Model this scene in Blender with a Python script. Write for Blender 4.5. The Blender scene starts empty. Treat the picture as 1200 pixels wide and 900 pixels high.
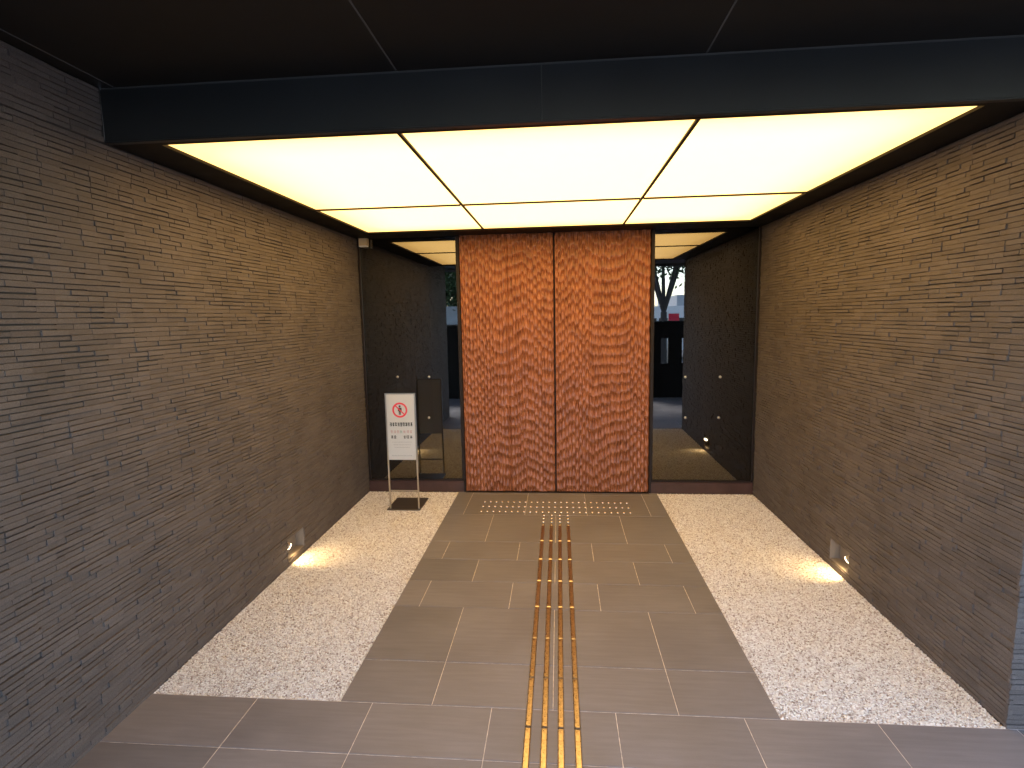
import bpy, bmesh, math, random
import numpy as np
from mathutils import Matrix, Vector
random.seed(7); rng = np.random.default_rng(7)
S = bpy.context.scene; COL = S.collection

# ------------------------------------------------------------------ camera
cam_d = bpy.data.cameras.new('camera'); cam = bpy.data.objects.new('camera', cam_d); COL.objects.link(cam)
S.camera = cam
CAMZ = 1.9; FPX = 648.7; PITCH, YAW, ROLL = 0.122, -0.0859, -0.0191
cy_, sy_ = math.cos(YAW), math.sin(YAW)
F = Vector((sy_*math.cos(PITCH), cy_*math.cos(PITCH), -math.sin(PITCH)))
R0 = Vector((cy_, -sy_, 0)); U0 = R0.cross(F)
R_ = R0*math.cos(ROLL) + U0*math.sin(ROLL); U_ = -R0*math.sin(ROLL) + U0*math.cos(ROLL)
M = Matrix((R_, U_, -F)).transposed().to_4x4(); M.translation = Vector((0, 0, CAMZ))
cam.matrix_world = M
cam_d.sensor_width = 36; cam_d.lens = 36*FPX/1200; cam_d.clip_start = 0.02; cam_d.clip_end = 2000

# ------------------------------------------------------------------ sky, sun, exposure
SUN_EL, SUN_AZ = math.radians(48), math.radians(215)      # azimuth clockwise from +Y (behind the camera, slightly left)
W = bpy.data.worlds.new('World'); S.world = W; W.use_nodes = True
nt = W.node_tree; nt.nodes.clear()
sky = nt.nodes.new('ShaderNodeTexSky'); sky.sky_type = 'NISHITA'; sky.sun_disc = False
sky.sun_elevation = SUN_EL; sky.sun_rotation = SUN_AZ; sky.air_density = 1.0; sky.dust_density = .8; sky.ozone_density = 1.0
bg = nt.nodes.new('ShaderNodeBackground'); bg.inputs[1].default_value = 0.15
wo = nt.nodes.new('ShaderNodeOutputWorld')
nt.links.new(sky.outputs[0], bg.inputs[0]); nt.links.new(bg.outputs[0], wo.inputs[0])
sd = bpy.data.lights.new('sun', 'SUN'); sd.energy = 1.5; sd.angle = math.radians(14); sd.color = (1, .97, .93)
so = bpy.data.objects.new('sun', sd); COL.objects.link(so)
dirv = Vector((math.sin(SUN_AZ)*math.cos(SUN_EL), math.cos(SUN_AZ)*math.cos(SUN_EL), math.sin(SUN_EL)))
so.rotation_euler = dirv.to_track_quat('Z', 'Y').to_euler(); so.location = (-4, -8, 12)
S.view_settings.view_transform = 'Standard'; S.view_settings.look = 'None'
S.view_settings.exposure = 3.25; S.view_settings.gamma = 1.0
S.cycles.use_denoising = True
S.cycles.max_bounces = 8; S.cycles.diffuse_bounces = 5; S.cycles.glossy_bounces = 5
S.cycles.sample_clamp_indirect = 6.0

# ------------------------------------------------------------------ helpers
class MB:
    """collects simple solids into one mesh"""
    def __init__(s): s.v = []; s.f = []
    def poly(s, vs, fs):
        o = len(s.v); s.v += [tuple(p) for p in vs]; s.f += [tuple(i+o for i in f) for f in fs]; return s
    def box(s, x0, x1, y0, y1, z0, z1):
        vs = [(x, y, z) for z in (z0, z1) for y in (y0, y1) for x in (x0, x1)]
        return s.poly(vs, [(0,2,3,1),(4,5,7,6),(0,1,5,4),(2,6,7,3),(0,4,6,2),(1,3,7,5)])
    def bbox(s, x0, x1, y0, y1, z0, z1, b):
        """box whose top edges are chamfered by b"""
        vs = [(x0,y0,z0),(x1,y0,z0),(x1,y1,z0),(x0,y1,z0),(x0,y0,z1-b),(x1,y0,z1-b),(x1,y1,z1-b),(x0,y1,z1-b),
              (x0+b,y0+b,z1),(x1-b,y0+b,z1),(x1-b,y1-b,z1),(x0+b,y1-b,z1)]
        fs = [(3,2,1,0),(0,1,5,4),(1,2,6,5),(2,3,7,6),(3,0,4,7),(4,5,9,8),(5,6,10,9),(6,7,11,10),(7,4,8,11),(8,9,10,11)]
        return s.poly(vs, fs)
    def cyl(s, p, q, r0, r1=None, n=10):
        r1 = r0 if r1 is None else r1
        p, q = Vector(p), Vector(q); d = (q-p).normalized()
        a = d.orthogonal().normalized(); b = d.cross(a)
        vs = []
        for c, r in ((p, r0), (q, r1)):
            vs += [c + (a*math.cos(2*math.pi*k/n) + b*math.sin(2*math.pi*k/n))*r for k in range(n)]
        fs = [(k, (k+1) % n, n+(k+1) % n, n+k) for k in range(n)] + [tuple(range(n-1, -1, -1)), tuple(range(n, 2*n))]
        return s.poly(vs, fs)
    def mesh(s, name, mat):
        me = bpy.data.meshes.new(name); me.from_pydata(s.v, [], s.f); me.update()
        if mat: me.materials.append(mat)
        return me
    def build(s, name, mat, parent=None, smooth=False):
        me = s.mesh(name, mat)
        if smooth: me.polygons.foreach_set('use_smooth', [True]*len(me.polygons))
        return link(name, me, parent)
def link(name, me, parent=None, loc=None):
    o = bpy.data.objects.new(name, me); COL.objects.link(o)
    if parent is not None:
        o.parent = parent
    if loc is not None: o.location = loc
    return o
def rel(o, parent):
    """mesh data given in world coordinates: keep it in place under a parent whose origin is elsewhere"""
    o.matrix_parent_inverse = Matrix.Translation(-parent.location); return o
def thing(name, label, cat, loc=(0, 0, 0), group=None):
    o = bpy.data.objects.new(name, None); COL.objects.link(o); o.location = loc; o.empty_display_size = .1
    o['label'] = label; o['category'] = cat
    if group: o['group'] = group
    return o
def tag(o, label, cat=None, group=None, kind=None):
    o['label'] = label
    if cat: o['category'] = cat
    if group: o['group'] = group
    if kind: o['kind'] = kind
    return o

# ------------------------------------------------------------------ materials
def newmat(name):
    m = bpy.data.materials.new(name); m.use_nodes = True
    return m, m.node_tree, m.node_tree.nodes['Principled BSDF']
def N(nt, t, **kw):
    n = nt.nodes.new(t)
    for k, v in kw.items(): setattr(n, k, v)
    return n
def plain(name, col, rough=.5, metal=0., spec=.5, noise=0., nscale=20., bump=0.):
    m, nt, b = newmat(name)
    b.inputs['Base Color'].default_value = (*col, 1); b.inputs['Roughness'].default_value = rough
    b.inputs['Metallic'].default_value = metal; b.inputs['Specular IOR Level'].default_value = spec
    if noise or bump:
        tc = N(nt, 'ShaderNodeTexCoord'); nz = N(nt, 'ShaderNodeTexNoise'); nz.inputs['Scale'].default_value = nscale
        nz.inputs['Detail'].default_value = 5
        nt.links.new(tc.outputs['Object'], nz.inputs['Vector'])
        if noise:
            r = N(nt, 'ShaderNodeMapRange'); r.inputs[3].default_value = 1-noise; r.inputs[4].default_value = 1+noise
            r.inputs[1].default_value = .3; r.inputs[2].default_value = .7
            nt.links.new(nz.outputs[0], r.inputs[0])
            mx = N(nt, 'ShaderNodeVectorMath', operation='SCALE'); mx.inputs[0].default_value = col
            nt.links.new(r.outputs[0], mx.inputs['Scale']); nt.links.new(mx.outputs[0], b.inputs['Base Color'])
            rr = N(nt, 'ShaderNodeMapRange'); rr.inputs[3].default_value = max(.03, rough-.1); rr.inputs[4].default_value = min(1, rough+.1)
            nt.links.new(nz.outputs[0], rr.inputs[0]); nt.links.new(rr.outputs[0], b.inputs['Roughness'])
        if bump:
            bp = N(nt, 'ShaderNodeBump'); bp.inputs['Strength'].default_value = bump; bp.inputs['Distance'].default_value = .002
            nt.links.new(nz.outputs[0], bp.inputs['Height']); nt.links.new(bp.outputs[0], b.inputs['Normal'])
    return m
def rand_value(nt):
    """one random number per piece, whether it is an object of its own or an island of a joined mesh"""
    oi = N(nt, 'ShaderNodeObjectInfo'); ge = N(nt, 'ShaderNodeNewGeometry')
    ad = N(nt, 'ShaderNodeMath', operation='ADD'); fr = N(nt, 'ShaderNodeMath', operation='FRACT')
    nt.links.new(oi.outputs['Random'], ad.inputs[0]); nt.links.new(ge.outputs['Random Per Island'], ad.inputs[1])
    nt.links.new(ad.outputs[0], fr.inputs[0]); return fr.outputs[0]
def ramp(nt, src, stops, interp='LINEAR'):
    r = N(nt, 'ShaderNodeValToRGB'); r.color_ramp.interpolation = interp
    el = r.color_ramp.elements
    while len(el) < len(stops): el.new(.5)
    for e, (p, c) in zip(el, stops): e.position = p; e.color = (*c, 1)
    nt.links.new(src, r.inputs[0]); return r.outputs[0]

def brick_mat():
    m, nt, b = newmat('grey_stone_brick')
    rv = rand_value(nt)
    c = ramp(nt, rv, [(0, (.083, .069, .063)), (.35, (.096, .080, .073)), (.7, (.108, .090, .082)), (1, (.091, .077, .071))])
    tc = N(nt, 'ShaderNodeNewGeometry')
    nz = N(nt, 'ShaderNodeTexNoise'); nz.inputs['Scale'].default_value = 260; nz.inputs['Detail'].default_value = 3
    nt.links.new(tc.outputs['Position'], nz.inputs['Vector'])
    n2 = N(nt, 'ShaderNodeTexNoise'); n2.inputs['Scale'].default_value = 3.2; n2.inputs['Detail'].default_value = 4
    nt.links.new(tc.outputs['Position'], n2.inputs['Vector'])
    def mr(src, a, z):
        r = N(nt, 'ShaderNodeMapRange'); r.inputs[1].default_value = .3; r.inputs[2].default_value = .7
        r.inputs[3].default_value = a; r.inputs[4].default_value = z; nt.links.new(src, r.inputs[0]); return r.outputs[0]
    mu = N(nt, 'ShaderNodeMath', operation='MULTIPLY')
    nt.links.new(mr(nz.outputs[0], .72, 1.25), mu.inputs[0]); nt.links.new(mr(n2.outputs[0], .88, 1.1), mu.inputs[1])
    sc = N(nt, 'ShaderNodeVectorMath', operation='SCALE'); nt.links.new(c, sc.inputs[0]); nt.links.new(mu.outputs[0], sc.inputs['Scale'])
    nt.links.new(sc.outputs[0], b.inputs['Base Color'])
    b.inputs['Roughness'].default_value = .75; b.inputs['Specular IOR Level'].default_value = .35
    bp = N(nt, 'ShaderNodeBump'); bp.inputs['Strength'].default_value = .6; bp.inputs['Distance'].default_value = .0015
    nt.links.new(nz.outputs[0], bp.inputs['Height']); nt.links.new(bp.outputs[0], b.inputs['Normal'])
    return m
def tile_mat():
    m, nt, b = newmat('grey_floor_stone')
    rv = rand_value(nt)
    c = ramp(nt, rv, [(0, (.132, .124, .126)), (.5, (.172, .159, .160)), (1, (.151, .142, .147))])
    ge = N(nt, 'ShaderNodeNewGeometry'); mp = N(nt, 'ShaderNodeMapping'); mp.inputs['Scale'].default_value = (2.2, 26, 2)
    nt.links.new(ge.outputs['Position'], mp.inputs[0])
    nz = N(nt, 'ShaderNodeTexNoise'); nz.inputs['Scale'].default_value = 1.6; nz.inputs['Detail'].default_value = 7; nz.inputs['Roughness'].default_value = .65
    nt.links.new(mp.outputs[0], nz.inputs['Vector'])
    n3 = N(nt, 'ShaderNodeTexNoise'); n3.inputs['Scale'].default_value = 420; n3.inputs['Detail'].default_value = 2
    nt.links.new(ge.outputs['Position'], n3.inputs['Vector'])
    n4 = N(nt, 'ShaderNodeTexNoise'); n4.inputs['Scale'].default_value = 2.5; n4.inputs['Detail'].default_value = 5
    nt.links.new(ge.outputs['Position'], n4.inputs['Vector'])
    def mr(src, a, z):
        r = N(nt, 'ShaderNodeMapRange'); r.inputs[1].default_value = .3; r.inputs[2].default_value = .7
        r.inputs[3].default_value = a; r.inputs[4].default_value = z; nt.links.new(src, r.inputs[0]); return r.outputs[0]
    mu = N(nt, 'ShaderNodeMath', operation='MULTIPLY'); mu2 = N(nt, 'ShaderNodeMath', operation='MULTIPLY')
    nt.links.new(mr(nz.outputs[0], .88, 1.12), mu.inputs[0]); nt.links.new(mr(n3.outputs[0], .93, 1.07), mu.inputs[1])
    nt.links.new(mu.outputs[0], mu2.inputs[0]); nt.links.new(mr(n4.outputs[0], .88, 1.08), mu2.inputs[1])
    sc = N(nt, 'ShaderNodeVectorMath', operation='SCALE'); nt.links.new(c, sc.inputs[0]); nt.links.new(mu2.outputs[0], sc.inputs['Scale'])
    nt.links.new(sc.outputs[0], b.inputs['Base Color'])
    nt.links.new(mr(n4.outputs[0], .42, .58), b.inputs['Roughness'])
    bp = N(nt, 'ShaderNodeBump'); bp.inputs['Strength'].default_value = .35; bp.inputs['Distance'].default_value = .001
    nt.links.new(nz.outputs[0], bp.inputs['Height']); nt.links.new(bp.outputs[0], b.inputs['Normal'])
    return m
def gravel_mat():
    m, nt, b = newmat('pale_gravel')
    rv = rand_value(nt)
    c = ramp(nt, rv, [(0, (.24, .19, .15)), (.07, (.40, .33, .27)), (.2, (.58, .51, .45)), (.45, (.69, .65, .585)), (.75, (.78, .755, .70)), (1, (.88, .865, .82))])
    nt.links.new(c, b.inputs['Base Color']); b.inputs['Roughness'].default_value = .6
    return m
def wood_mat():
    m, nt, b = newmat('carved_red_wood')
    ge = N(nt, 'ShaderNodeNewGeometry'); mp = N(nt, 'ShaderNodeMapping'); mp.inputs['Scale'].default_value = (75, 75, 6.5)
    nt.links.new(ge.outputs['Position'], mp.inputs[0])
    nz = N(nt, 'ShaderNodeTexNoise'); nz.inputs['Scale'].default_value = 1.; nz.inputs['Detail'].default_value = 6
    nt.links.new(mp.outputs[0], nz.inputs['Vector'])
    n2 = N(nt, 'ShaderNodeTexNoise'); n2.inputs['Scale'].default_value = 5; n2.inputs['Detail'].default_value = 3
    nt.links.new(ge.outputs['Position'], n2.inputs['Vector'])
    ad = N(nt, 'ShaderNodeMath', operation='MULTIPLY_ADD'); ad.inputs[1].default_value = .35
    nt.links.new(n2.outputs[0], ad.inputs[0]); nt.links.new(nz.outputs[0], ad.inputs[2])
    c = ramp(nt, ad.outputs[0], [(.44, (.125, .038, .014)), (.62, (.205, .065, .024)), (.82, (.32, .110, .042))])
    nt.links.new(c, b.inputs['Base Color']); b.inputs['Roughness'].default_value = .36; b.inputs['Specular IOR Level'].default_value = .38
    return m
def glass_mat():
    m, nt, b = newmat('dark_tinted_glass'); nt.nodes.remove(b)
    out = nt.nodes['Material Output']
    tr = N(nt, 'ShaderNodeBsdfTransparent'); tr.inputs[0].default_value = (.22, .22, .22, 1)
    gl = N(nt, 'ShaderNodeBsdfGlossy'); gl.inputs['Roughness'].default_value = .0; gl.inputs['Color'].default_value = (1, 1, 1, 1)
    fr = N(nt, 'ShaderNodeFresnel'); fr.inputs['IOR'].default_value = 1.55
    ad = N(nt, 'ShaderNodeMath', operation='ADD'); ad.inputs[1].default_value = .10
    mx = N(nt, 'ShaderNodeMixShader')
    nt.links.new(fr.outputs[0], ad.inputs[0]); nt.links.new(ad.outputs[0], mx.inputs[0])
    nt.links.new(tr.outputs[0], mx.inputs[1]); nt.links.new(gl.outputs[0], mx.inputs[2]); nt.links.new(mx.outputs[0], out.inputs[0])
    return m
def lightbox_mat():
    """a back-lit diffuser sheet: brightest over the lamps in its middle, weaker at its edges"""
    m, nt, b = newmat('backlit_diffuser')
    tc = N(nt, 'ShaderNodeNewGeometry'); mp = N(nt, 'ShaderNodeMapping', vector_type='TEXTURE')
    mp.inputs['Location'].default_value = (-1.90, 2.58, 0); mp.inputs['Scale'].default_value = (3.72, 2.95, 1)
    nt.links.new(tc.outputs['Position'], mp.inputs[0])
    sx = N(nt, 'ShaderNodeSeparateXYZ'); nt.links.new(mp.outputs[0], sx.inputs[0])
    def edge(o):   # 0 at the rim, 1 in the middle
        a = N(nt, 'ShaderNodeMath', operation='SUBTRACT'); a.inputs[1].default_value = .5; nt.links.new(o, a.inputs[0])
        c = N(nt, 'ShaderNodeMath', operation='ABSOLUTE'); nt.links.new(a.outputs[0], c.inputs[0])
        r = N(nt, 'ShaderNodeMapRange', interpolation_type='SMOOTHSTEP'); r.inputs[1].default_value = .5; r.inputs[2].default_value = .36
        r.inputs[3].default_value = 0; r.inputs[4].default_value = 1
        nt.links.new(c.outputs[0], r.inputs[0]); return r.outputs[0]
    mu = N(nt, 'ShaderNodeMath', operation='MULTIPLY'); nt.links.new(edge(sx.outputs[0]), mu.inputs[0]); nt.links.new(edge(sx.outputs[1]), mu.inputs[1])
    c = ramp(nt, mu.outputs[0], [(0, (.64, .355, .095)), (.3, (.87, .51, .145)), (1, (1., .60, .185))])
    b.inputs['Base Color'].default_value = (.6, .58, .5, 1); b.inputs['Roughness'].default_value = .5
    nt.links.new(c, b.inputs['Emission Color']); b.inputs['Emission Strength'].default_value = LIGHTBOX
    return m
LIGHTBOX = .49
MAT = dict(
    brick=brick_mat(), tile=tile_mat(), gravel=gravel_mat(), wood=wood_mat(), glass=glass_mat(), lightbox=lightbox_mat(),
    mortar=plain('dark_mortar', (.045, .042, .04), .9), grout=plain('pale_grout', (.58, .52, .47), .8, noise=.35, nscale=30),
    bed=plain('bed_mortar', (.45, .40, .36), .9), brass=plain('brass', (.50, .41, .30), .30, 1., noise=.25, nscale=90),
    black=plain('black_painted_metal', (.006, .0055, .005), .55, spec=.15, noise=.2, nscale=6), trim=plain('dark_bronze_trim', (.016, .010, .008), .6, spec=.25),
    seal=plain('grey_seam_sealant', (.055, .055, .055), .6), canopy=plain('dark_brown_ceiling_board', (.008, .007, .0062), .55, spec=.25, noise=.15, nscale=2),
    fascia=plain('dark_blue_grey_metal', (.013, .0148, .016), .40, .1, noise=.2, nscale=1.6), rail=plain('dark_red_brown_rail', (.055, .024, .018), .4, noise=.2, nscale=12),
    stud=plain('polished_pale_brass', (.92, .85, .70), .15, 1.),
    steel=plain('brushed_steel', (.55, .53, .50), .3, 1.), white=plain('white_board', (.74, .74, .73), .45), red=plain('red_print', (.70, .04, .06), .5),
    ink=plain('black_ink', (.03, .035, .03), .5), pink=plain('faded_red_ink', (.62, .40, .40), .5), green=plain('green_ink', (.25, .42, .36), .5),
    grey=plain('grey_ink', (.42, .42, .42), .5), beige=plain('beige_plastic', (.55, .42, .24), .5), dark=plain('dark_interior', (.022, .020, .020), .6),
    housing=plain('brown_lamp_housing', (.16, .135, .115), .6),
    baseplate=plain('dark_steel_plate', (.10, .085, .075), .4, .6), road=plain('asphalt', (.055, .055, .057), .85, noise=.2, nscale=15, bump=.4),
    conc=plain('pale_concrete', (.34, .34, .33), .85, noise=.15, nscale=3), roof=plain('roof_slab', (.12, .12, .12), .9),
)

def board_mat():
    m, nt, b = newmat('white_acrylic_board'); out = nt.nodes['Material Output']
    tl = N(nt, 'ShaderNodeBsdfTranslucent'); tl.inputs[0].default_value = (.75, .74, .72, 1)
    b.inputs['Base Color'].default_value = (.76, .76, .75, 1); b.inputs['Roughness'].default_value = .4
    mx = N(nt, 'ShaderNodeMixShader'); mx.inputs[0].default_value = .42
    nt.links.new(b.outputs[0], mx.inputs[1]); nt.links.new(tl.outputs[0], mx.inputs[2]); nt.links.new(mx.outputs[0], out.inputs[0])
    return m
MAT['board'] = board_mat()
# ------------------------------------------------------------------ dimensions (metres)
XL, XR, YB = -2.107, 2.009, 5.812
SOF = 2.74            # underside of the dark soffit frame, head of the door wall
YG = 2.480             # front of the gravel beds
GXL, GXR = -1.108, 1.023
YFAS, ZUP = 2.54, 2.985
OX0, OX1, OY0, OY1 = -1.878, 1.793, 2.610, 5.50   # opening of the light ceiling
LAMPS = {'L': (3.95, 4.23, .045, .205), 'R': (3.885, 4.165, .045, .205)}

# ------------------------------------------------------------------ ground and floor
g = MB().poly([(-300, -300, -.03), (300, -300, -.03), (300, 300, -.03), (-300, 300, -.03)], [(0, 1, 2, 3)]).build('ground', MAT['road'])
tag(g, 'dark asphalt ground running out beyond the entrance', kind='structure')
floor = bpy.data.objects.new('floor', None); COL.objects.link(floor); tag(floor, 'grey stone tile floor of the entrance', kind='structure')
MB().box(-6, 6, -1.0, YG, -.022, -.0025).box(GXL, GXR, YG, YB+.3, -.022, -.0025).build('grout', MAT['grout'], floor)
SX = 1.1176
T = .5985
ys = [-.97, -.61, -.25, .11, .47, .83, 1.19, 1.43, 1.79, 2.152, 2.478, 2.822, 3.403, 3.764, 4.128, 4.475, 5.12, 5.735, 6.1]
A0, B0 = -.343, -.044       # joint phases of the two bonds
phase = {9: A0, 10: B0, 11: B0, 12: A0, 13: B0, 14: A0, 15: B0, 16: A0, 17: A0}
tile_cache = {}
def tile(x0, x1, y0, y1):
    g_ = .0019; w, d = round(x1-x0-2*g_, 4), round(y1-y0-2*g_, 4)
    if w < .01 or d < .01: return
    key = (w, d)
    if key not in tile_cache: tile_cache[key] = MB().bbox(-w/2, w/2, -d/2, d/2, -.02, 0, .0012).mesh('floor_tile', MAT['tile'])
    o = link('floor_tile', tile_cache[key], floor, ((x0+x1)/2, (y0+y1)/2, random.uniform(-.0004, .0004)))
for i in range(len(ys)-1):
    y0, y1 = ys[i], ys[i+1]
    # rows in front of the gravel are the full width; rows between the beds stop at them
    full = y1 <= YG+.001
    segs = [(XL-.012, XR+2.6) if y1 > 1.3 else (-3.9, XR+2.6)] if full else [(GXL, GXR)]
    ph = phase.get(i, (A0, B0)[i % 2])
    for (a, b) in segs:
        k0 = math.floor((a-ph)/T); x = ph + k0*T
        while x < b:
            xa, xb = max(a, x), min(b, x+T)
            if xb-xa > .02: tile(xa, xb, y0, min(y1, YB+.05) if not full else y1)
            x += T

# ------------------------------------------------------------------ gravel beds
def gravel(name, x0, x1, y0, y1, label):
    bed = MB().box(x0, x1, y0, y1, -.025, -.012).build('gravel_bed', MAT['bed']); tag(bed, 'mortar bed under the pale gravel', kind='structure')
    sp = .0074
    nx, ny = int((x1-x0)/sp), int((y1-y0)/sp)
    gx, gy = np.meshgrid((np.arange(nx)+.5)*sp+x0, (np.arange(ny)+.5)*sp+y0)
    n = gx.size
    cx = gx.ravel()+rng.uniform(-.0035, .0035, n); cyy = gy.ravel()+rng.uniform(-.0035, .0035, n)
    r = rng.uniform(.0040, .0068, n)
    cz = rng.uniform(-.0085, -.0038, n)
    cx = np.clip(cx, x0+r, x1-r); cyy = np.clip(cyy, y0+r, y1-r)
    base = np.array([[x, y, z] for z in (-1, 1) for y in (-1, 1) for x in (-1, 1)], float)*.72
    F4 = np.array([(0,2,3,1),(4,5,7,6),(0,1,5,4),(2,6,7,3),(0,4,6,2),(1,3,7,5)])
    q = rng.normal(size=(n, 4)); q /= np.linalg.norm(q, axis=1)[:, None]
    a, b, c, d = q.T
    Rm = np.stack([1-2*(c*c+d*d), 2*(b*c-a*d), 2*(b*d+a*c), 2*(b*c+a*d), 1-2*(b*b+d*d), 2*(c*d-a*b), 2*(b*d-a*c), 2*(c*d+a*b), 1-2*(b*b+c*c)], 1).reshape(n, 3, 3)
    loc = base[None]*rng.uniform(.65, 1.15, (n, 1, 3))*rng.uniform(.8, 1.15, (n, 8, 1))
    P = np.einsum('nij,nkj->nki', Rm, loc)*r[:, None, None]
    P[:, :, 2] *= .75
    P += np.stack([cx, cyy, cz], 1)[:, None]
    me = bpy.data.meshes.new(name)
    me.vertices.add(n*8); me.vertices.foreach_set('co', P.reshape(-1))
    me.loops.add(n*24); me.polygons.add(n*6)
    me.loops.foreach_set('vertex_index', (F4[None]+np.arange(n)[:, None, None]*8).reshape(-1))
    me.polygons.foreach_set('loop_start', np.arange(n*6)*4)
    me.update(calc_edges=True); me.materials.append(MAT['gravel'])
    o = link(name, me); tag(o, label, kind='stuff'); return o
gravel('gravel', XL-.004, GXL-.001, YG+.001, YB-.002, 'bed of small pale gravel under the sign stand')
gravel('gravel', GXR+.001, XR+.004, YG+.001, YB-.002, 'bed of small pale gravel without any sign on it')

# ------------------------------------------------------------------ brick walls
CH = .0245; PER = .25; OFFS = .078
cam_inv = M.inverted()
def px(p):
    v = cam_inv @ Vector(p)
    return (600 + FPX*v.x/-v.z, 450 - FPX*v.y/-v.z) if v.z < -.05 else None
def in_view(p):
    u = px(p); return u is not None and -20 < u[0] < 1220 and -20 < u[1] < 920
brick_meshes = []
def brick_vs(L, T_, D, ch=.0016, j=None):
    """piece of length L, height T_, standing D proud, lying along +u, facing +w (u, w, z)"""
    a, b = L/2, T_/2
    j = j or [0]*4
    vs = [(-a, -.012, -b), (a, -.012, -b), (a, -.012, b), (-a, -.012, b),
          (-a, D-ch, -b), (a, D-ch, -b), (a, D-ch, b), (-a, D-ch, b),
          (-a+.0003, D+j[0], -b+ch), (a-.0003, D+j[1], -b+ch), (a-.0003, D+j[2], b-ch), (-a+.0003, D+j[3], b-ch)]
    fs = [(0,1,5,4),(1,2,6,5),(2,3,7,6),(3,0,4,7),(4,5,9,8),(5,6,10,9),(6,7,11,10),(7,4,8,11),(8,9,10,11)]
    return vs, fs
def courses(z0, z1, u0, u1, hole=None):
    """u,z rectangles of every piece"""
    out = []; z = z0; st = 0; run = 0
    sx = random.uniform(0, PER)
    while z < z1-.004:
        h = min(CH, z1-z)
        if run <= 0: st = 1-st; run = random.choice((1, 1, 2, 2, 3))
        run -= 1
        x = u0 - sx + st*OFFS - PER
        while x < u1:
            a, b = max(x, u0), min(x+PER, u1)
            q_ = random.choice((1, 2, 2, 2, 3, 3)) if b-a > .2 else 1
            cuts = [a] + [a+(b-a)*(c_+random.uniform(-.12, .12))/q_ for c_ in range(1, q_)] + [b]
            parts = list(zip(cuts[:-1], cuts[1:]))
            for (a1, b1) in parts:
                if b1-a1 < .012: continue
                if hole and z+h > hole[2]+.002 and z < hole[3]-.002 and b1 > hole[0] and a1 < hole[1]:
                    if a1 < hole[0]-.012: out.append((a1, hole[0], z, z+h))
                    if b1 > hole[1]+.012: out.append((hole[1], b1, z, z+h))
                    continue
                out.append((a1, b1, z, z+h))
            x += PER
        z += CH
    return out
def to_world(o3, u, w, z, plane, sgn):
    """plane: ('x', X) wall facing +-x running along y; ('y', Y) wall facing +-y running along x"""
    return (plane[1]+sgn*w, u, z) if plane[0] == 'x' else (u, plane[1]+sgn*w, z)
def lay_bricks(parent, rects, plane, sgn, single):
    """the `single` largest pieces in the picture as objects, the rest joined"""
    info = []
    for (a, b, z0, z1) in rects:
        c = to_world(None, (a+b)/2, 0, (z0+z1)/2, plane, sgn)
        area = 0
        if single and in_view(c):
            ps = [px(to_world(None, u, 0, z, plane, sgn)) for u, z in ((a, z0), (b, z0), (b, z1), (a, z1))]
            if all(ps):
                area = abs(sum(ps[i][0]*ps[(i+1) % 4][1]-ps[(i+1) % 4][0]*ps[i][1] for i in range(4)))/2
        D = random.choice((.0, .001, .002, .003, .004, .005, .006, .008)) + random.uniform(0, .001)
        info.append((area, a, b, z0, z1, D))
    info.sort(key=lambda t: -t[0])
    rest = MB()
    cache = {}
    for k, (area, a, b, z0, z1, D) in enumerate(info):
        L = b-a-random.choice((.0003, .0003, .0003, .0003, .0003, .003)); H_ = z1-z0-random.choice((.0008, .0008, .001, .002, .0045, .0065))
        j = [random.uniform(-.0009, .0009) for _ in range(4)]
        if k < single:
            key = (round(L, 3), round(H_, 4), round(D, 3))
            if key not in cache:
                vs, fs = brick_vs(L, H_, D, j=j)
                mb = MB(); vv = [(sgn*w, u, z) if plane[0] == 'x' else (u, sgn*w, z) for (u, w, z) in vs]
                flip = (plane[0] == 'x' and sgn > 0) or (plane[0] == 'y' and sgn < 0)
                mb.poly(vv, fs if not flip else fs); cache[key] = mb.mesh('brick', MAT['brick'])
            o = link('brick', cache[key], parent)
            o.location = Vector(to_world(None, (a+b)/2, 0, (z0+z1)/2, plane, sgn)) - parent.location
        else:
            vs, fs = brick_vs(L, H_, D, j=j)
            rest.poly([to_world(None, u+(a+b)/2, w, z+(z0+z1)/2, plane, sgn) for (u, w, z) in vs], fs)
    return rest
def fix_normals(me):
    bm = bmesh.new(); bm.from_mesh(me); bmesh.ops.recalc_face_normals(bm, faces=bm.faces); bm.to_mesh(me); bm.free()

def wall_body(mb, x0, x1, y0, y1, z0, z1, hole, side, depth):
    """solid wall behind the bricks with a pocket (hole = y0,y1,z0,z1) cut `depth` deep into its face"""
    if not hole: mb.box(x0, x1, y0, y1, z0, z1); return
    h0, h1, k0, k1 = hole
    if side == 'L': face0, face1, b0, b1 = x1-depth, x1, x0, x1-depth
    else: face0, face1, b0, b1 = x0, x0+depth, x0+depth, x1
    mb.box(b0, b1, y0, y1, z0, z1)
    mb.box(face0, face1, y0, h0, z0, z1); mb.box(face0, face1, h1, y1, z0, z1)
    mb.box(face0, face1, h0, h1, z0, k0); mb.box(face0, face1, h0, h1, k1, z1)

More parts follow.
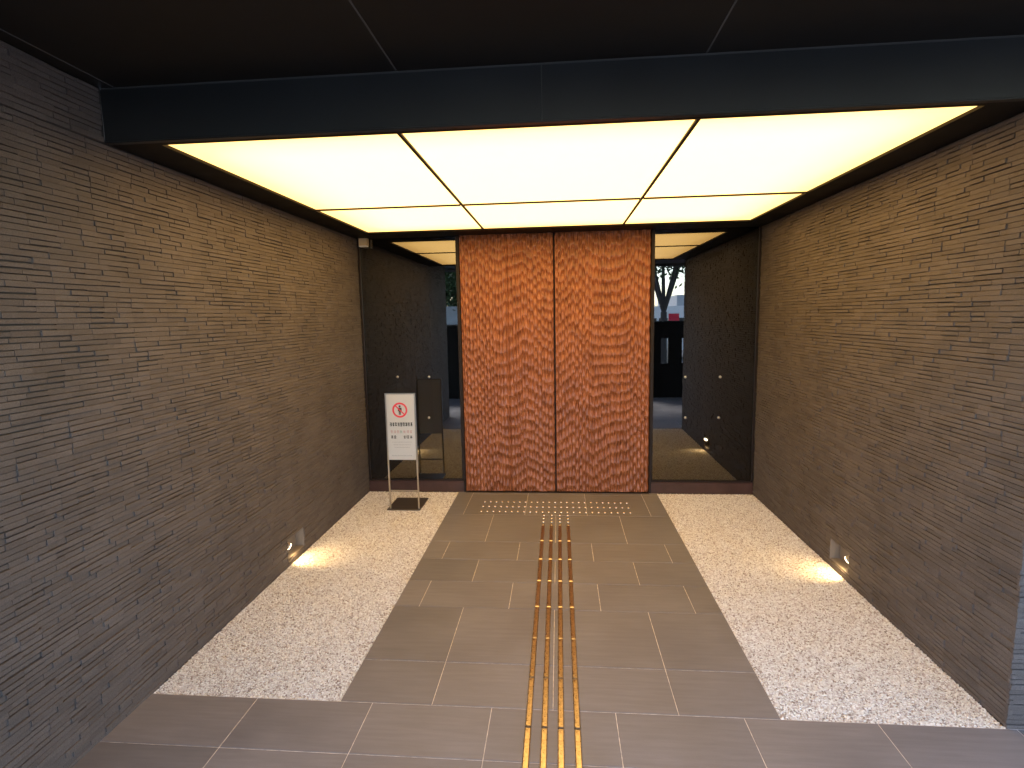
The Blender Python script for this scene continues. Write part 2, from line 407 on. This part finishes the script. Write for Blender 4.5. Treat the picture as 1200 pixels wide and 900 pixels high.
lw = thing('brick_wall', 'long grey brick wall beside the sign stand, running up past the front fascia', 'wall', (XL, 3.5, 0))
mb = MB(); wall_body(mb, XL-.4, XL-.017, 1.335, YB+.2, 0, SOF+.02, LAMPS['L'], 'L', .07)
mb.box(XL-.4, XL-.017, 1.335, YFAS+.02, SOF+.0205, ZUP+.03)
rel(mb.build('wall_body', MAT['mortar'], lw), lw)
rects = courses(-.008, SOF-.001, 1.31, YB-.002, LAMPS['L'])
rects += [r for r in courses(SOF+.001, ZUP-.003, 1.31, YFAS-.002)]
rest = lay_bricks(lw, rects, ('x', XL-.008), 1, 300)
rest2 = lay_bricks(lw, courses(-.008, ZUP-.003, XL-.4, XL-.002), ('y', 1.32), -1, 0)
rest.poly(rest2.v, rest2.f)
o = rel(rest.build('brick_courses', MAT['brick'], lw), lw); fix_normals(o.data); o['kind'] = 'stuff'

rw = thing('brick_wall', 'grey brick wall opposite the sign stand, with an outside corner at its near end', 'wall', (XR, 3.5, 0))
mb = MB(); wall_body(mb, XR+.017, XR+.45, YG+.017, YB+.2, 0, SOF+.02, LAMPS['R'], 'R', .07)
mb.box(XR+.4502, XR+2.6, YG+.017, YG+.35, 0, SOF+.02)
rel(mb.build('wall_body', MAT['mortar'], rw), rw)
rest = lay_bricks(rw, courses(-.008, SOF-.001, YG+.001, YB-.002, LAMPS['R']), ('x', XR+.008), -1, 300)
rest2 = lay_bricks(rw, courses(-.008, SOF-.001, XR+.0005, XR+2.6), ('y', YG+.008), -1, 0)
rest.poly(rest2.v, rest2.f)
o = rel(rest.build('brick_courses', MAT['brick'], rw), rw); fix_normals(o.data); o['kind'] = 'stuff'
for me in bpy.data.meshes:
    if me.name.startswith('brick') and len(me.polygons) == 9: fix_normals(me)

# ------------------------------------------------------------------ recessed foot lights
def foot_light(key, X, sgn, label):
    y0, y1, z0, z1 = LAMPS[key]
    t = thing('foot_light', label, 'wall light', (X, (y0+y1)/2, 0), 'recessed foot lights low in the two brick walls')
    d = .066; e = .004
    mb = MB()
    xa, xb = (X-sgn*.010, X-sgn*(.008+d+.009))
    lo, hi = min(xa, xb), max(xa, xb)
    back = min(xb, xb+sgn*e), max(xb, xb+sgn*e)
    mb.box(*back, y0+e, y1-e, z0+e, z1-e)
    mb.box(lo, hi, y0, y0+e, z0, z1); mb.box(lo, hi, y1-e, y1, z0, z1)
    mb.box(lo, hi, y0+e, y1-e, z0, z0+e); mb.box(lo, hi, y0+e, y1-e, z1-e, z1)
    rel(mb.build('housing', MAT['housing'], t), t)
    # lamp head at the near upper corner, throwing light to the door side and on to the gravel
    ly, lz = y0+.028, z1-.05
    p = Vector((X-sgn*.030, ly, lz)); dr = Vector((sgn*.55, .62, -.62)).normalized()
    rel(MB().cyl(p-dr*.022, p+dr*.020, .024, .028, 14).build('lamp_head', MAT['steel'], t), t)
    em, nt_, b = newmat('lit_lens'); b.inputs['Emission Color'].default_value = (1, .80, .50, 1); b.inputs['Emission Strength'].default_value = 3.0
    rel(MB().cyl(p+dr*.0202, p+dr*.024, .026, .026, 14).build('lens', em, t), t)
    ld = bpy.data.lights.new('foot_spot', 'SPOT'); ld.energy = FOOT_W; ld.color = (1, .66, .28); ld.spot_size = math.radians(105); ld.spot_blend = .9
    ld.shadow_soft_size = .012
    lo_ = bpy.data.objects.new('foot_spot', ld); COL.objects.link(lo_); lo_.parent = t
    lo_.location = (p + dr*.034) - t.location
    aim = Vector((sgn*.62, .42, -.66)); lo_.rotation_euler = (-aim).to_track_quat('Z', 'Y').to_euler()
FOOT_W = 1.3
foot_light('L', XL, 1, 'small recessed foot light low in the wall on the sign stand side')
foot_light('R', XR, -1, 'small recessed foot light low in the wall opposite the sign stand')

# ------------------------------------------------------------------ luminous ceiling
lc = thing('light_ceiling', 'glowing cream luminous ceiling of backlit sheets in a black frame', 'ceiling light', (0, 4, SOF))
dv = [-.728, .622]; jy = 4.31; ZL = SOF+.014
xs = [OX0-.03]+dv+[OX1+.03]; yy = [OY0-.03, jy, OY1+.03]
for i in range(3):
    for j in range(2):
        a, b = xs[i]+(.009 if i else 0), xs[i+1]-(.009 if i < 2 else 0)
        c, d = yy[j]+(.004 if j else 0), yy[j+1]-(.004 if j < 1 else 0)
        rel(MB().box(a, b, c, d, ZL, ZL+.006).build('diffuser_panel', MAT['lightbox'], lc), lc)
for x in dv: rel(MB().box(x-.0088, x+.0088, OY0, OY1, ZL-.010, ZL+.012).build('divider_bar', MAT['trim'], lc), lc)
for i in range(3):
    a, b = xs[i]+.012, xs[i+1]-.012
    rel(MB().box(a, b, jy-.007, jy+.007, ZL-.013, ZL+.010).build('joint_strip', MAT['trim'], lc), lc)
fr = MB()
fr.box(XL-.006, OX0, YFAS+.03, YB+.1, SOF, ZL+.10); fr.box(OX1, XR+.006, YFAS+.03, YB+.1, SOF, ZL+.10)
fr.box(OX0, OX1, YFAS+.03, OY0, SOF, ZL+.10); fr.box(OX0, OX1, OY1, YB+.1, SOF, ZL+.10)
rel(fr.build('frame', MAT['black'], lc), lc)
rel(MB().box(OX0, OX1, OY0, OY1, ZL+.08, ZL+.10).build('lightbox_back', MAT['black'], lc), lc)

# ------------------------------------------------------------------ fascia and outer ceiling
fa = thing('fascia_beam', 'dark blue grey metal fascia across the front above the glowing ceiling', 'beam', (0, YFAS, SOF))
for a, b in ((XL+.001, -.067), (-.063, 1.94), (1.944, 4.6)):
    rel(MB().box(a, b, YFAS, YFAS+.028, SOF+.004, ZUP-.012).build('fascia_panel', MAT['fascia'], fa), fa)
rel(MB().box(XL+.001, 4.6, YFAS+.006, YFAS+.028, ZUP-.010, ZUP-.001).build('top_edge', MAT['seal'], fa), fa)  # paler strip: the highlight along the fascia's top edge, put into the colour
rel(MB().box(XL+.001, 4.6, YFAS-.003, YFAS+.028, SOF-.003, SOF+.002).build('drip_edge', MAT['fascia'], fa), fa)
rel(MB().box(-.0668, -.0632, YFAS+.004, YFAS+.02, SOF+.006, ZUP-.012).build('joint_seal', MAT['seal'], fa), fa)
uc = bpy.data.objects.new('canopy_ceiling', None); COL.objects.link(uc); tag(uc, 'near black boarded ceiling above the front of the entrance', kind='structure')
YC = -1.0
bx = [-3.9, -3.376, -2.04, -.705, .631, 1.967, 3.303, 4.6]
for a, b in zip(bx[:-1], bx[1:]):
    MB().box(a+.004, b-.004, YC, YFAS+.03, ZUP, ZUP+.012).build('ceiling_panel', MAT['canopy'], uc)
MB().box(-3.9, 4.6, YC, YFAS+.03, ZUP+.004+.0085, ZUP+.02).build('seam_backing', MAT['seal'], uc)
for x in bx[1:-1]: MB().box(x-.0035, x+.0035, YC, YFAS-.001, ZUP-.0012, ZUP+.010).build('seam_seal', MAT['seal'], uc)
rf = MB().box(-3.9, 4.6, YC, 9.2, ZUP+.021, ZUP+.35).box(-3.9, 4.6, YC-.02, YC-.0005, ZUP-.06, ZUP+.35).build('roof', MAT['roof']); tag(rf, 'flat roof slab of the entrance canopy', kind='structure')

# ------------------------------------------------------------------ carved wooden door leaves
DX0, DX1, DM = -1.029, .939, -.0447
LSC = .112
ncol_edges = [DX0]
while ncol_edges[-1] < DX1: ncol_edges.append(ncol_edges[-1]+random.uniform(.026, .041))
ce = np.array(ncol_edges)
ncol = len(ce)-1
cc = (ce[:-1]+ce[1:])/2
t_ = (cc-DX0)/(DX1-DX0)
off = 1.5*np.abs(((t_*2.3+.1) % 1)-.5)*2 + 1.1*np.sin(t_*2*np.pi*1.7+.6) + .55*np.sin(t_*2*np.pi*4.7) + rng.uniform(-.09, .09, ncol)
stretch = 1 + .05*np.sin(t_*17) + rng.uniform(-.006, .006, ncol)
lean = rng.uniform(-.25, .25, ncol)
def carve(X, Z):
    k = np.clip(np.searchsorted(ce, X)-1, 0, ncol-1)
    w = (ce[k+1]-ce[k])/2
    warp = .28*np.sin(Z*3.1+X*4)+.07*np.sin(Z*7.3+k*1.7)
    s = (X-cc[k])/w
    ph = Z/LSC*stretch[k] + off[k] + warp + lean[k]*s*.25 - .12*(1-s*s)
    n = np.floor(ph); f = ph-n                       # f: 0 at the foot of a scallop, 1 at its head
    h = np.sin((n*12.9898+k*78.233))*43758.5453; h = h-np.floor(h)
    D = .012+.009*h
    prof = np.where(f < .60, f/.60, (1-f)/.40); prof = prof*prof*(3-2*prof)*.6+prof*.4       # ramps inward going up, quick cut at the head
    return -D*(.15+.85*prof)*(1-.92*s*s)
def door_leaf(x0, x1, label, seam):
    t = thing('door_leaf', label, 'door', ((x0+x1)/2, YB, 0), 'pair of carved wooden door leaves')
    z0, z1 = .012, SOF+.003
    xs_ = np.arange(x0, x1+.002, .0038); xs_[-1] = x1
    zs_ = np.arange(z0, z1+.003, .0058); zs_[-1] = z1
    X, Z = np.meshgrid(xs_, zs_)
    Y = carve(X, Z)
    Y -= .007*np.exp(-((X-seam)/.0035)**2)
    ed = np.minimum(X-x0, x1-X); Y -= .006*np.exp(-(ed/.004)**2)
    nx_, nz_ = len(xs_), len(zs_)
    P = np.stack([X, (YB-.004)-Y, Z], -1).reshape(-1, 3)
    idx = np.arange(nx_*nz_).reshape(nz_, nx_)
    q = np.stack([idx[:-1, :-1], idx[:-1, 1:], idx[1:, 1:], idx[1:, :-1]], -1).reshape(-1, 4)
    me = bpy.data.meshes.new('carved_face')
    me.vertices.add(len(P)); me.vertices.foreach_set('co', P.reshape(-1))
    me.loops.add(q.size); me.polygons.add(len(q)); me.loops.foreach_set('vertex_index', q.reshape(-1))
    me.polygons.foreach_set('loop_start', np.arange(len(q))*4); me.polygons.foreach_set('use_smooth', np.ones(len(q), bool))
    me.update(calc_edges=True); me.materials.append(MAT['wood'])
    rel(link('carved_face', me, t), t)
    rel(MB().box(x0, x1, YB+.026, YB+.05, z0, z1).build('door_core', MAT['rail'], t), t)
door_leaf(DX0+.004, DM-.009, 'carved red brown wooden door leaf, the one nearer the sign stand', -.53)
door_leaf(DM+.009, DX1-.004, 'carved red brown wooden door leaf, the one farther from the sign stand', .4415)
df = thing('door_frame', 'dark bronze head and sill framing the carved wooden door', 'door frame', (0, YB, 0))
rel(MB().box(DX0, DX1, YB+.052, YB+.10, 0, SOF).build('backing', MAT['trim'], df), df)
rel(MB().box(DX0+.001, DX1-.001, YB-.022, YB+.051, -.02, .006).build('sill', MAT['trim'], df), df)
for x in (DX0-.022, DX1+.002): rel(MB().box(x, x+.020, YB-.006, YB+.10, 0, SOF).build('jamb', MAT['trim'], df), df)

# ------------------------------------------------------------------ glass sidelights
def sidelight(x0, x1, label, fits):
    t = thing('glass_sidelight', label, 'window', ((x0+x1)/2, YB, 0), 'dark glass sidelights flanking the door')
    rel(MB().box(x0+.012, x1-.012, YB+.030, YB+.040, .13, SOF-.002).build('pane', MAT['glass'], t), t)
    rel(MB().box(x0, x1, YB-.004, YB+.08, 0, .118).build('bottom_rail', MAT['rail'], t), t)
    rel(MB().box(x0, x1, YB+.012, YB+.06, .1182, .135).build('glazing_bead', MAT['trim'], t), t)
    for a in (x0, x1-.014): rel(MB().box(a, a+.014, YB+.006, YB+.07, .1352, SOF-.001).build('side_frame', MAT['trim'], t), t)
    for (x, z) in fits:
        f = rel(MB().cyl((x, YB+.030, z), (x, YB+.016, z), .014, .012, 14).build('glass_fitting', MAT['steel'], t, True), t)
    return t
sidelight(XL, DX0-.0225, 'dark glass sidelight behind the sign stand', [(-1.747, 1.27), (-1.40, 1.266), (-1.417, .819)])
sidelight(DX1+.0225, XR, 'dark glass sidelight on the side without a sign stand', [(1.305, 1.239), (1.656, 1.236), (1.313, .81), (1.651, .809)])
ac = thing('card_reader', 'small black card reader behind the glass above the sign stand', 'card reader', (-1.62, YB+.06, 1.22))
rel(MB().box(-1.655, -1.600, YB+.045, YB+.07, 1.24, 1.46).build('body', MAT['black'], ac), ac)
rel(MB().box(-1.640, -1.615, YB+.042, YB+.0449, 1.38, 1.43).build('sensor_window', MAT['grey'], ac), ac)
ss = thing('ceiling_sensor', 'small beige sensor box at the top corner by the glass', 'sensor', (-2.03, YB-.06, 2.64))
rel(MB().box(-2.072, -1.985, YB-.055, YB+.005, 2.66, 2.735).build('body', MAT['beige'], ss), ss)
rel(MB().box(-2.070, -1.987, YB-.058, YB-.003, 2.648, 2.6595).build('lower_cover', MAT['white'], ss), ss)
# interior behind the glass
inn = bpy.data.objects.new('interior_room', None); COL.objects.link(inn); tag(inn, 'unlit dark lobby behind the glass', kind='structure')
MB().box(XL-.4, XR+.45, YB+.32, 9, -.02, -.0).build('floor', MAT['dark'], inn)
MB().box(XL-.4, XR+.45, 9.0, 9.2, -.02, ZUP).build('back_wall', MAT['dark'], inn)
MB().box(XL-.4, XL, YB+.21, 8.999, 0.001, ZUP).box(XR, XR+.45, YB+.21, 8.999, 0.001, ZUP).build('side_wall', MAT['dark'], inn)
MB().box(XL+.001, XR-.001, YB+.12, 8.999, SOF+.15, ZUP).build('ceiling', MAT['dark'], inn)

# ------------------------------------------------------------------ brass tactile guide
tp = thing('tactile_guide', 'brass guide strips and studs let into the floor up to the door', 'tactile paving', (0, 3.5, 0))
bars = [-.158, -.082, -.006, .070]
bmb = MB(); hw, hl, hh = .0145, .1768, .0062
bmb.poly([(-hw,-hl,0),(hw,-hl,0),(hw,hl,0),(-hw,hl,0),(-hw,-hl,.002),(hw,-hl,.002),(hw,hl,.002),(-hw,hl,.002),
          (-hw+.0045,-hl+.006,hh),(hw-.004,-hl+.006,hh),(hw-.004,hl-.006,hh),(-hw+.004,hl-.006,hh)],
         [(3,2,1,0),(0,1,5,4),(1,2,6,5),(2,3,7,6),(3,0,4,7),(4,5,9,8),(5,6,10,9),(6,7,11,10),(7,4,8,11),(8,9,10,11)])
bm_ = bmb.mesh('guide_bar', MAT['brass'])
for k in range(-6, 7):
    yc = 2.354 + .3578*(k+.5)
    for x in bars:
        link('guide_bar', bm_, tp, (x, yc-3.5, .0))
st_ = MB(); NS = 12; prof_ = [(.0125, 0.), (.0120, .0022), (.0100, .0045), (.0065, .0060), (.0022, .0066)]
vs = [(r*math.cos(2*math.pi*k/NS), r*math.sin(2*math.pi*k/NS), z) for r, z in prof_ for k in range(NS)]
st_.poly(vs, [(q*NS+k, q*NS+(k+1) % NS, (q+1)*NS+(k+1) % NS, (q+1)*NS+k) for q in range(4) for k in range(NS)] + [tuple(range(4*NS, 5*NS))])
stm = st_.mesh('guide_stud', MAT['stud']); stm.polygons.foreach_set('use_smooth', [True]*len(stm.polygons))
sy0 = 5.195
for r_i in range(3):
    for c_i in range(25):
        link('guide_stud', stm, tp, (-.777+.0603*c_i, 5.207+.141*r_i-3.5, 0))
for r_i in range(4):
    for x in bars: link('guide_stud', stm, tp, (x+.0, 4.865+.085*r_i-3.5, 0))

# ------------------------------------------------------------------ sign stand
sg = thing('sign_stand', 'steel floor sign stand with a white no entry notice on the gravel', 'sign', (-1.553, 5.235, 0))
def P_(mb, n, m, **k): return rel(mb.build(n, MAT[m], sg, **k), sg)
YS = 5.235
for a in (-1.702, -1.412): P_(MB().box(a, a+.014, YS-.007, YS+.007, .012, 1.176), 'post', 'steel')
P_(MB().box(-1.6875, -1.4125, YS-.006, YS+.006, .188, .200), 'cross_bar', 'steel')
P_(MB().box(-1.6875, -1.4125, YS-.006, YS+.006, 1.164, 1.176), 'top_bar', 'steel')
P_(MB().bbox(-1.725, -1.388, YS-.03, YS+.33, .001, .012, .003), 'base_plate', 'baseplate')
P_(MB().box(-1.6875, -1.4125, YS-.010, YS-.002, .512, 1.1635), 'board', 'board')
yf = YS-.0105
def ring(mb, cx, cz, r0, r1, n=36, y=yf):
    for k in range(n):
        a, b = 2*math.pi*k/n, 2*math.pi*(k+1)/n
        mb.poly([(cx+r0*math.cos(a), y, cz+r0*math.sin(a)), (cx+r1*math.cos(a), y, cz+r1*math.sin(a)), (cx+r1*math.cos(b), y, cz+r1*math.sin(b)), (cx+r0*math.cos(b), y, cz+r0*math.sin(b))], [(0, 1, 2, 3)])
cx, cz = -1.555, 1.010
m_ = MB(); ring(m_, cx, cz, .058, .075)
P_(m_, 'red_ring', 'red')
m_ = MB()  # standing figure
a_ = [(cx+.011*math.cos(t*math.pi/6), yf-.0002, cz+.037+.011*math.sin(t*math.pi/6)) for t in range(12)]
m_.poly(a_, [tuple(range(12))])
m_.poly([(cx-.018, yf-.0002, cz+.024), (cx+.018, yf-.0002, cz+.024), (cx+.019, yf-.0002, cz-.012), (cx+.011, yf-.0002, cz-.012), (cx+.011, yf-.0002, cz-.047), (cx+.002, yf-.0002, cz-.047), (cx, yf-.0002, cz-.012),
         (cx-.002, yf-.0002, cz-.047), (cx-.011, yf-.0002, cz-.047), (cx-.011, yf-.0002, cz-.012), (cx-.019, yf-.0002, cz-.012)], [(0, 1, 2, 3, 4, 5, 6, 7, 8, 9, 10)])
P_(m_, 'figure_print', 'ink')
d45 = math.sqrt(.5)
m_ = MB(); w = .006
p0 = (cx-.062*d45, cz+.062*d45); p1 = (cx+.062*d45, cz-.062*d45)
m_.poly([(p0[0]-w*d45, yf-.0004, p0[1]-w*d45), (p1[0]-w*d45, yf-.0004, p1[1]-w*d45), (p1[0]+w*d45, yf-.0004, p1[1]+w*d45), (p0[0]+w*d45, yf-.0004, p0[1]+w*d45)], [(0, 1, 2, 3)])
P_(m_, 'red_slash', 'red')
def glyph_line(name, mat, x0, x1, zc, h, n, dens=3, skip=()):
    """a line of print too small to read: n clusters of strokes"""
    mb = MB(); cw = (x1-x0)/n
    def rc(a, b, c, d): mb.poly([(a, yf, c), (b, yf, c), (b, yf, d), (a, yf, d)], [(0, 1, 2, 3)])
    for k in range(n):
        if k in skip: continue
        a, b = x0+cw*(k+.07), x0+cw*(k+.93); s = h*.13
        for q in range(dens):
            z = zc-h/2+h*(q+random.uniform(.2, .8))/dens; rc(a+random.uniform(0, cw*.2), b-random.uniform(0, cw*.2), z-s/2, z+s/2)
        for q in range(2):
            x = a+(b-a)*random.uniform(.1, .9); rc(x-s*.5, x+s*.5, zc-h/2+random.uniform(0, h*.2), zc+h/2-random.uniform(0, h*.2))
    P_(mb, name, mat)['kind'] = 'stuff'
glyph_line('heading_print', 'ink', -1.665, -1.432, .868, .038, 9, 5)
glyph_line('pink_print', 'pink', -1.662, -1.435, .795, .030, 7, 3, (3,))
glyph_line('green_print', 'green', -1.565, -1.535, .795, .030, 1, 3)
glyph_line('notice_print', 'ink', -1.660, -1.438, .742, .032, 7, 4, (2, 3))
for i, z in enumerate((.690, .664, .638)): glyph_line('small_print', 'grey', -1.645+.01*i, -1.45-.01*i, z, .010, 16, 2)
glyph_line('foot_print', 'grey', -1.655, -1.45, .555, .012, 14, 2)

# ------------------------------------------------------------------ street side behind the camera (seen in the glass)
def slat_fence(x0, x1, y, label, slots):
    t = thing('street_fence', label, 'fence', ((x0+x1)/2, y, 0), 'black fences at the street edge')
    xs_ = [x0]; 
    for a, b in slots: xs_ += [a, b]
    xs_.append(x1)
    for a, b in zip(xs_[0::2], xs_[1::2]): rel(MB().box(a, b, y-.06, y, -.02, 1.70).build('panel', MAT['black'], t), t)
    for a, b in slots:
        rel(MB().box(a, b, y-.06, y, -.02, .78).build('lower_panel', MAT['black'], t), t)
        rel(MB().box(a, b, y-.06, y, 1.34, 1.70).build('upper_panel', MAT['black'], t), t)
    rel(MB().box(x0-.01, x1+.01, y-.07, y+.01, 1.7005, 1.73).build('capping', MAT['fascia'], t), t)
slat_fence(1.55, 5.2, -1.02, 'black slotted fence at the street beyond the corner of the right wall', [(2.29, 2.45), (2.75, 2.9), (3.2, 3.36), (3.7, 3.86)])
slat_fence(-6.0, -1.5, -1.02, 'black closed fence at the street on the sign stand side', [])
sw = MB().box(-16, -1.5, -9.2, -9, -.03, 2.3).build('boundary_wall', MAT['conc']); tag(sw, 'pale concrete boundary wall across the street, seen in the glass', 'wall')
leaf = plain('leaf_green', (.05, .085, .03), .6, noise=.4, nscale=8)
bark = plain('dark_bark', (.05, .042, .036), .9, noise=.3, nscale=12)
def tree(x, y, h, cr, label, leafy=1.0, fork=.35):
    t = thing('street_tree', label, 'tree', (x, y, 0), 'street trees seen in the glass')
    tr = MB(); tips = []
    f = Vector((x, y, h*fork)); tr.cyl((x, y, -.03), f, .13, .10, 9)
    for k in range(7):
        a = k*2.4; e = f + Vector((math.cos(a)*cr*.62, math.sin(a)*cr*.62, h*.5+random.uniform(-.2, .3)*h*.3)); mid = (f+e)/2+Vector((0, 0, .25))
        tr.cyl(f, mid, .07, .045, 7); tr.cyl(mid, e, .045, .015, 6); tips += [mid, e, (mid+e)/2]
        for q in range(3):
            e2 = mid + Vector((random.uniform(-1, 1), random.uniform(-1, 1), random.uniform(.2, 1.3)))*cr*.5; tr.cyl(mid, e2, .025, .008, 5); tips.append(e2)
    rel(tr.build('trunk', bark, t), t)
    cr_ = MB()
    for p in tips:
        for q in range(int(70*leafy)):
            c = p + Vector((random.gauss(0, .38), random.gauss(0, .38), random.gauss(0, .30)))
            u = Vector((random.uniform(-1, 1), random.uniform(-1, 1), random.uniform(-1, 1))).normalized(); v = u.orthogonal().normalized(); s = random.uniform(.05, .10)
            cr_.poly([c-u*s, c+v*s*.5, c+u*s, c-v*s*.5], [(0, 1, 2, 3)])
    rel(cr_.build('crown', leaf, t), t)
tree(3.42, -6.9, 5.4, 1.8, 'open branched street tree beyond the slotted fence, seen in the glass', 1.3, .36)
tree(-6.6, -11.4, 5.0, 2.6, 'dense green street tree behind the pale boundary wall, seen in the glass beside the sign', 4.0, .22)
tree(-4.3, -10.9, 4.8, 2.5, 'dense green street tree nearest the end of the boundary wall, seen in the glass', 4.0, .2)
# white van
vn = thing('parked_van', 'white van parked across the street, seen in the glass', 'van', (5.0, -13, 0))
vw = plain('white_car_paint', (.75, .75, .75), .25); vg = plain('car_window', (.02, .025, .03), .1); rb = plain('tyre_rubber', (.02, .02, .02), .8)
bm2 = MB(); prof = [(-2.2, .35), (2.2, .35), (2.3, .8), (2.15, 1.1), (1.6, 2.1), (1.4, 2.2), (-2.1, 2.2), (-2.25, 2.05), (-2.3, .6)]
n = len(prof)
bm2.poly([(5.0+a, -13.8, z) for a, z in prof]+[(5.0+a, -12.2, z) for a, z in prof], [tuple(range(n-1, -1, -1)), tuple(range(n, 2*n))]+[(k, (k+1) % n, n+(k+1) % n, n+k) for k in range(n)])
b_ = rel(bm2.build('body', vw, vn), vn); fix_normals(b_.data)
for a, b in ((-2.0, -.9), (-.8, .3), (.4, 1.35)): rel(MB().box(5+a, 5+b, -12.199, -12.185, 1.12, 1.70).build('window', vg, vn), vn)
for a in (-1.4, 1.4):
    for yy_ in (-13.78, -12.42): rel(MB().cyl((5+a, yy_, .31), (5+a, yy_+.2, .31), .34, .34, 20).build('wheel', rb, vn), vn)
# red banner
pb = thing('street_banner', 'narrow red banner on a pole across the street, seen in the glass', 'banner', (4.2, -9.3, 0))
rm = plain('red_cloth', (.60, .02, .05), .7)
rel(MB().cyl((4.02, -9.3, -.03), (4.02, -9.3, 2.0), .012, .010, 8).build('pole', MAT['steel'], pb), pb)
rel(MB().box(4.035, 4.42, -9.303, -9.297, .55, 1.88).build('cloth', rm, pb), pb)
rel(MB().cyl((4.00, -9.3, 1.90), (4.43, -9.3, 1.90), .008, .008, 8).build('top_rod', MAT['steel'], pb), pb)
# buildings across the street
def block(x0, x1, y0, y1, h, mat, label):
    t = thing('street_building', label, 'building', ((x0+x1)/2, y1, 0))
    rel(MB().box(x0, x1, y0, y1, -.03, h).build('wall', mat, t), t)
    z = 1.2
    while z < h-1.5:
        x = x0+.8
        while x < x1-1.6:
            rel(MB().box(x, x+1.2, y1+.001, y1+.05, z, z+1.3).build('window', vg, t), t); x += 2.4
        z += 3
block(8.6, 16, -38, -30, 3.2, plain('grey_render', (.45, .46, .48), .8), 'low grey building far across the street, seen in the glass')
block(-22, -9, -30, -22, 6.5, plain('tan_render', (.40, .36, .31), .8), 'tan building across the street behind the green trees')
